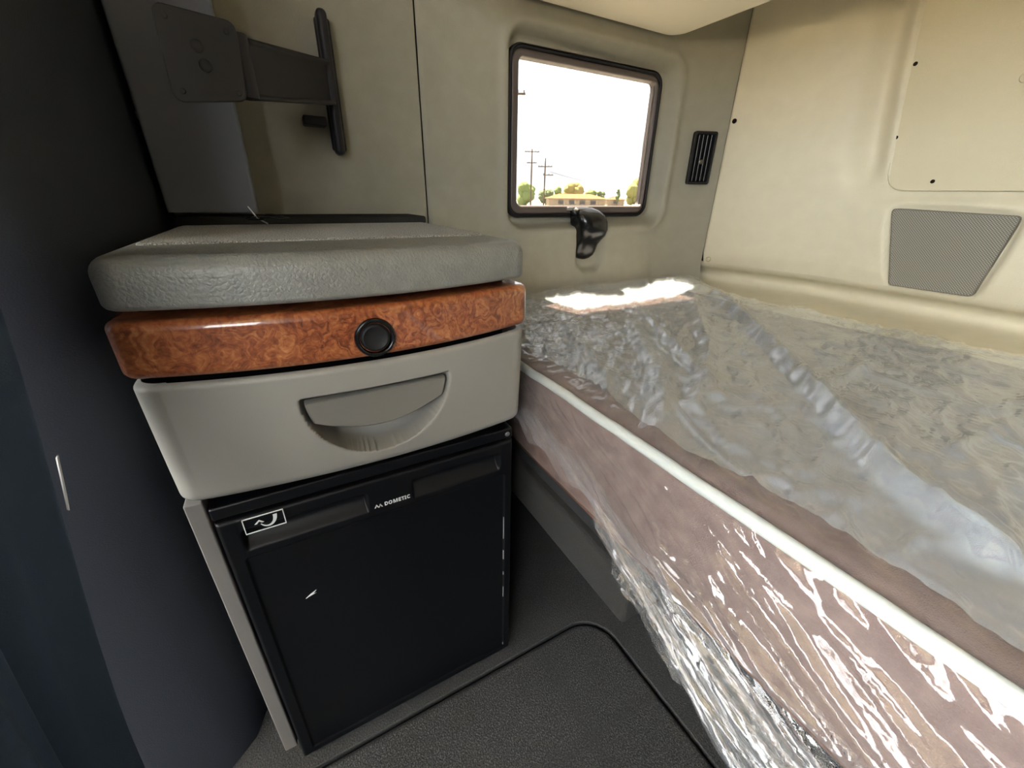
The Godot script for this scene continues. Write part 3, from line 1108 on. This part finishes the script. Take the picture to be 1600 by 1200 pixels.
# ------------------------------------------------------------------ dark partition and curtain on the cab side
func partition() -> void:
	var mb := MB.new()
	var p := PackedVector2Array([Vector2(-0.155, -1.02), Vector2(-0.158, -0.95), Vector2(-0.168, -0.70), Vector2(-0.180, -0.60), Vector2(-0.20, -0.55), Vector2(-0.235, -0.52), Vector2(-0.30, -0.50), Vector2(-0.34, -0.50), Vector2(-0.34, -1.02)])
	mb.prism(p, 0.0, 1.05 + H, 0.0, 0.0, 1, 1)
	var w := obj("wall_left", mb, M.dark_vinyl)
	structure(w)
	mb = MB.new()
	mb.lathe([[0.0, 0.004], [0.004, 0.0035], [0.006, 0.001], [0.006, -0.003]], V(-0.1575, 0.111, -0.955), Vector3(1, 0, 0), 16)
	obj("screw", mb, M.bare_metal, w)
	# far side of the doorway
	mb = MB.new()
	mb.box(V(-0.34, 0.95, -1.0), V(-0.22, 1.23, 1.2))
	structure(obj("wall_doorway", mb, M.cab_grey))

	mb = MB.new()
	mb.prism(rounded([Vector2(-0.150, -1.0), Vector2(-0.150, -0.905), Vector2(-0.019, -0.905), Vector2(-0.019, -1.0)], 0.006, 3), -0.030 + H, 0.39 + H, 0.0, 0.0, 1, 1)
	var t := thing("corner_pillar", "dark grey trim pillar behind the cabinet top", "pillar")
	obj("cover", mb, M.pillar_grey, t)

	# curtain: hanging folds, its hem edge swept towards the doorway
	var cu := thing("privacy_curtain", "dark privacy curtain with lens haze in its blue colour hanging beside the cabinet", "curtain")
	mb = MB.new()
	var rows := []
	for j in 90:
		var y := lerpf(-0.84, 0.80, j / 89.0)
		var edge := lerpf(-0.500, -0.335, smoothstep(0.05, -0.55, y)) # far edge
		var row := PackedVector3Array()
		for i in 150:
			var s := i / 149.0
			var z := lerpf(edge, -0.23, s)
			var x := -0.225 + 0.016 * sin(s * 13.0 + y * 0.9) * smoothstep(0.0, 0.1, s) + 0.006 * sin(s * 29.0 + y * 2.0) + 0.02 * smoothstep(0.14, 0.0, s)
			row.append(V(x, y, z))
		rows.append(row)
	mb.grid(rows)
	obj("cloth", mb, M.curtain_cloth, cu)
	mb = MB.new()
	mb.box(V(-0.235, 0.80, -0.62), V(-0.215, 0.82, 0.72), 0.004, 2)
	obj("rail", mb, M.mount_black, cu)
	mb = MB.new()
	mb.prism(lift(PackedVector2Array([Vector2(-0.444, -0.208), Vector2(-0.440, -0.209), Vector2(-0.419, -0.249), Vector2(-0.420, -0.251), Vector2(-0.428, -0.238)])), -0.203, -0.202, 0.0, 0.0, 0, 1)
	obj("paper_scrap", mb, M.print_white, cu)

# ------------------------------------------------------------------ television mount
func tv_mount() -> void:
	var t := thing("tv_mount", "black swing-arm television mount with a square plate on the wall above the cabinet", "tv mount")
	var mb := MB.new()
	mb.box(V(0.133, 0.080, -1.001), V(0.160, 0.292, -0.985), 0.006, 3)
	obj("wall_rail", mb, M.mount_black, t)
	mb = MB.new()
	mb.box(V(0.134, 0.072, -0.985), V(0.152, 0.296, -0.955), 0.008, 4)
	obj("wall_bracket", mb, M.mount_black, t)
	var a := V(0.136, 0.188, -0.965)
	var b := V(0.006, 0.152, -0.765)
	var dir := (b - a).normalized()
	var side := dir.cross(Vector3.UP).normalized()
	# channel arm: web and two rolled flanges
	mb = MB.new()
	var rows := []
	for q in [[-0.034, 0.010], [-0.034, 0.014], [-0.029, 0.014], [-0.026, 0.006], [0.026, 0.006], [0.029, 0.014], [0.034, 0.014], [0.034, -0.008], [-0.034, -0.008], [-0.034, 0.010]]:
		var row := PackedVector3Array()
		for k in 9:
			row.append(a.lerp(b, k / 8.0) + Vector3.UP * q[0] - side * q[1] * 1.0)
		rows.append(row)
	mb.grid(rows)
	obj("arm", mb, M.mount_black, t)
	mb = MB.new()
	mb.box(V(0.085, 0.118, -0.985), V(0.125, 0.134, -0.955), 0.003, 2)
	obj("cable_clip", mb, M.mount_black, t)
	# plate at the end of the arm
	mb = MB.new()
	var pl := rounded([Vector2(-0.080, 0.103), Vector2(0.001, 0.112), Vector2(0.006, 0.196), Vector2(-0.077, 0.203)], 0.012, 5)
	mb.prism(lift(pl), -0.744, -0.738, 0.0015, 0.0015, 2, 3)
	var plate := obj("plate", mb, M.mount_plate, t)
	for h in [Vector2(-0.041, 0.165), Vector2(-0.037, 0.146), Vector2(-0.068, 0.116), Vector2(-0.007, 0.120), Vector2(-0.006, 0.184), Vector2(-0.066, 0.190)]:
		mb = MB.new()
		var k := 1.0 if h.x < -0.03 and h.x > -0.05 else 0.45
		mb.lathe([[0.0, 0.003 * k], [0.004 * k, 0.003 * k], [0.0052 * k, 0.0015], [0.0068 * k, 0.0012], [0.007 * k, 0.0]], V(h.x, h.y, -0.738), Vector3(0, 0, 1), 16)
		obj("bolt", mb, M.mount_plate, plate)
	mb = MB.new()
	mb.tube(PackedVector3Array([V(0.004, 0.118, -0.757), V(0.004, 0.188, -0.757)]), 0.013, 14)
	obj("hinge", mb, M.mount_black, t)

# ------------------------------------------------------------------ window latch
func latch() -> void:
	var t := thing("window_latch", "glossy black curved latch handle below the window", "latch")
	# body lofted top to bottom: [y, centre x, half width, depth out of the wall]
	var secs := [[-0.022, 0.790, 0.030, 0.012], [-0.030, 0.795, 0.045, 0.035], [-0.042, 0.802, 0.053, 0.050], [-0.060, 0.808, 0.056, 0.058], [-0.080, 0.812, 0.055, 0.058], [-0.098, 0.814, 0.050, 0.050], [-0.112, 0.812, 0.044, 0.036], [-0.124, 0.810, 0.040, 0.026], [-0.142, 0.808, 0.038, 0.020], [-0.154, 0.807, 0.033, 0.016], [-0.163, 0.806, 0.022, 0.010], [-0.166, 0.806, 0.008, 0.006]]
	var rows := []
	for s in secs:
		var row := PackedVector3Array()
		for k in 24:
			var a := TAU * k / 24.0
			var cx := signf(cos(a)) * pow(absf(cos(a)), 0.75)
			var cz := signf(sin(a)) * pow(absf(sin(a)), 0.75)
			row.append(V(s[1] + s[2] * cx, s[0], -1.012 + (s[3] * cz if cz > 0 else 0.012 * cz)))
		rows.append(row)
	var mb := MB.new()
	mb.grid(rows, true)
	obj("handle", mb, M.black_plastic, t)
	mb = MB.new()
	mb.box(V(0.752, -0.062, -1.02), V(0.790, -0.024, -0.985), 0.008, 3)
	obj("hinge_block", mb, M.black_rubber, t)
	mb = MB.new()
	mb.lathe([[0.0, 0.004], [0.005, 0.0035], [0.0065, 0.001], [0.0065, -0.012]], V(0.776, -0.074, -0.975), Vector3(-0.3, 0, 1).normalized(), 14)
	obj("pivot_pin", mb, M.screw_steel, t)

# ------------------------------------------------------------------ air vent
func vent() -> void:
	var t := thing("air_vent", "narrow black slatted air vent on the wall beside the window", "vent")
	t.position = V(1.187, 0.118, -0.9555)
	t.rotation.y = -0.40
	var mb := MB.new()
	mb.ring(rrect(-0.036, 0.036, -0.071, 0.071, 0.006), rrect(-0.029, 0.029, -0.064, 0.064, 0.003), -0.006, 0.006, 0.002)
	obj("frame", mb, M.black_rubber, t)
	mb = MB.new()
	mb.box(Vector3(-0.03, -0.065, -0.008), Vector3(0.03, 0.065, -0.006))
	obj("backplate", mb, M.carcass, t)
	for k in 4:
		mb = MB.new()
		var x := -0.0195 + k * 0.013
		mb.box(Vector3(x - 0.0022, -0.063, -0.005), Vector3(x + 0.0022, 0.063, 0.004), 0.0015, 2)
		obj("slat", mb, M.black_plastic, t)
	mb = MB.new()
	mb.box(Vector3(-0.010, -0.016, 0.002), Vector3(0.004, -0.004, 0.010), 0.003, 2)
	obj("knob", mb, M.screw_steel, t)

# ------------------------------------------------------------------ strap on the cabinet
func clutter() -> void:
	var t := thing("tie_strap", "crumpled dark plastic strap lying on the cabinet top carpet", "strap")
	var rng := RandomNumberGenerator.new()
	rng.seed = 5
	for k in 3:
		var mb := MB.new()
		var path := PackedVector3Array()
		var c := V(-0.022 + k * 0.014, -0.041, -0.80 + 0.008 * k)
		for i in 25:
			var a := TAU * i / 20.0 + k
			path.append(c + Vector3(cos(a) * (0.013 + 0.004 * sin(a * 2.0 + k)), 0.003 + 0.0028 * (1.0 + sin(a + k * 2.0)) + 0.0015 * k, sin(a) * 0.009))
		mb.tube(path, 0.0013, 6)
		obj("strap_loop", mb, M.black_plastic, t)
	var mb2 := MB.new()
	mb2.tube(PackedVector3Array([V(-0.008, -0.043, -0.795), V(-0.020, -0.035, -0.79), V(-0.030, -0.018, -0.795)]), 0.0011, 6)
	obj("strap_end", mb2, M.bare_metal, t)

# ------------------------------------------------------------------ outside the window
const GROUND := -2.3
func far(az: float, d: float, y: float) -> Vector3:
	return V(sin(deg_to_rad(az)) * d, y, -cos(deg_to_rad(az)) * d)

func pole(az: float, d: float, top_el: float, arms: Array, label: String) -> Node3D:
	var t := thing("utility_pole", label, "pole", "")
	var base := far(az, d, GROUND)
	var h := d * tan(deg_to_rad(top_el)) - GROUND
	t.position = base
	t.rotation.y = -deg_to_rad(az)
	var mb := MB.new()
	mb.tube(PackedVector3Array([Vector3.ZERO, Vector3(0, h * 0.5, 0), Vector3(0, h, 0)]), 0.20, 8, 0.14)
	obj("mast", mb, M.pole_wood, t)
	for a in arms: # [height below the top, left, right]
		mb = MB.new()
		mb.box(Vector3(-a[1], h - a[0] - 0.09, -0.18), Vector3(a[2], h - a[0] + 0.09, -0.02))
		var arm := obj("crossarm", mb, M.pole_wood, t)
		for s in [-a[1] * 0.9, -a[1] * 0.5, a[2] * 0.5, a[2] * 0.9]:
			mb = MB.new()
			mb.tube(PackedVector3Array([Vector3(s, h - a[0] + 0.08, -0.1), Vector3(s, h - a[0] + 0.32, -0.1)]), 0.07, 6)
			obj("insulator", mb, M.wire_dark, arm)
	return t

func wire(a: Vector3, b: Vector3, sag: float, label: String) -> void:
	var p := PackedVector3Array()
	for k in 13:
		var t := k / 12.0
		p.append(a.lerp(b, t) - Vector3(0, sag * 4.0 * t * (1.0 - t), 0))
	var mb := MB.new()
	mb.tube(p, 0.035, 5)
	tag(obj("power_line", mb, M.wire_dark), label, "power line", "power lines beyond the window")

func tree(az: float, d: float, top_el: float, wide_px: float, leaf: int, seed_: int, label: String) -> void:
	var t := thing("tree", label, "tree")
	var h := d * tan(deg_to_rad(top_el)) - GROUND
	var w := wide_px / 628.6 * d * 0.5
	t.position = far(az, d, GROUND)
	var mb := MB.new()
	mb.tube(PackedVector3Array([Vector3.ZERO, Vector3(0.1, h * 0.35, 0), Vector3(0, h * 0.7, 0)]), 0.22, 7, 0.08)
	obj("trunk", mb, M.bark, t)
	var rng := RandomNumberGenerator.new()
	rng.seed = seed_
	var n := FastNoiseLite.new()
	n.seed = seed_
	n.frequency = 0.9
	mb = MB.new()
	for k in 16:
		var up := rng.randf_range(0.28, 0.88)
		var spread := sqrt(clampf(1.0 - pow((up - 0.5) / 0.5, 2.0), 0.05, 1.0))
		var a := rng.randf() * TAU
		var c := Vector3(cos(a) * w * 0.6 * spread * rng.randf(), h * up, sin(a) * w * 0.6 * spread * rng.randf())
		var r := minf(w * rng.randf_range(0.32, 0.5), h * (1.0 - up) + 0.25)
		var rows := []
		for j in 9:
			var el := lerpf(-PI / 2, PI / 2, j / 8.0)
			var row := PackedVector3Array()
			for i in 12:
				var az2 := TAU * i / 12.0
				var dir := Vector3(cos(az2) * cos(el), sin(el), sin(az2) * cos(el))
				row.append(c + dir * r * (1.0 + 0.55 * n.get_noise_3dv(c + dir * r * 2.0)))
			rows.append(row)
		mb.grid(rows, true)
	obj("crown", mb, M["leaf_%d" % leaf], t)

func house(az: float, d: float, wide: float, eave: float, ridge: float, label: String, wins: int) -> void:
	var t := thing("house", label, "house")
	t.position = far(az, d, GROUND)
	t.rotation.y = -deg_to_rad(az) + 0.15
	var mb := MB.new()
	mb.box(Vector3(-wide / 2, 0, -5), Vector3(wide / 2, eave, 5))
	obj("walls", mb, M.stucco, t)
	mb = MB.new()
	var o := 0.6
	var e := [Vector3(-wide / 2 - o, eave, 5 + o), Vector3(wide / 2 + o, eave, 5 + o), Vector3(wide / 2 + o, eave, -5 - o), Vector3(-wide / 2 - o, eave, -5 - o)]
	var r0 := Vector3(-wide / 2 + 3.5, ridge, 0)
	var r1 := Vector3(wide / 2 - 3.5, ridge, 0)
	mb.face(e[0], e[1], r1, r0)
	mb.face(e[2], e[3], r0, r1)
	mb.face(e[1], e[2], r1, r1)
	mb.face(e[3], e[0], r0, r0)
	mb.face(e[0], e[1], e[2], e[3])
	obj("roof", mb, M.roof_tile, t)
	for k in wins:
		mb = MB.new()
		var x := lerpf(-wide / 2 + 2.0, wide / 2 - 2.0, (k + 0.5) / wins)
		mb.box(Vector3(x - 0.8, eave * 0.35, 4.95), Vector3(x + 0.8, eave * 0.8, 5.06))
		obj("window", mb, M.shade_glass, t)

func outdoors() -> void:
	var mb := MB.new()
	mb.box(V(-400, GROUND - 1.0, -900), V(900, GROUND, 400))
	structure(obj("ground", mb, M.asphalt))
	var p1 := pole(31.25, 100.0, 5.5, [[0.5, 1.6, 1.6], [2.6, 1.1, 1.1]], "tall utility pole with two crossarms seen through the window")
	var p2 := pole(32.95, 110.0, 4.55, [[1.8, 1.7, 1.7], [3.6, 0.4, 2.0]], "utility pole with a side bracket arm behind the taller pole")
	pole(28.5, 50.0, 12.0, [[0.9, 1.6, 1.55]], "utility pole half hidden by the window frame")
	wire(p1.position + Vector3(1.2, 11.4, 0), far(47.0, 150.0, 5.2), 1.4, "thin power line running from the taller pole")
	wire(p2.position + Vector3(1.5, 8.2, 0), far(47.0, 160.0, 3.2), 1.2, "thin power line running from the lower pole")
	tree(30.5, 120.0, 1.75, 34.0, 0, 1, "round green tree below the tall utility pole")
	tree(33.2, 150.0, 0.95, 26.0, 3, 2, "low grey green tree by the foot of the lower pole")
	tree(34.7, 170.0, 1.3, 18.0, 0, 3, "small green tree beside the tan roofed house")
	tree(36.9, 175.0, 1.75, 34.0, 2, 4, "rounded yellow green tree behind the tan roofed house")
	tree(35.8, 185.0, 1.2, 20.0, 1, 5, "small olive tree left of the yellow tree")
	tree(38.9, 185.0, 1.0, 20.0, 0, 6, "low green bush behind the house roof")
	tree(40.2, 185.0, 1.05, 16.0, 3, 7, "small dark green tree at the end of the house roof")
	tree(42.2, 160.0, 1.35, 9.0, 3, 8, "thin dark conifer beside the big tree")
	tree(44.4, 130.0, 2.45, 36.0, 1, 9, "large light green tree at the window's far edge")
	house(36.9, 140.0, 17.0, 2.4, 3.7, "long tan house with an orange tiled roof", 4)
	house(41.8, 168.0, 6.0, 2.3, 3.2, "small tan shed at the end of the long house", 1)
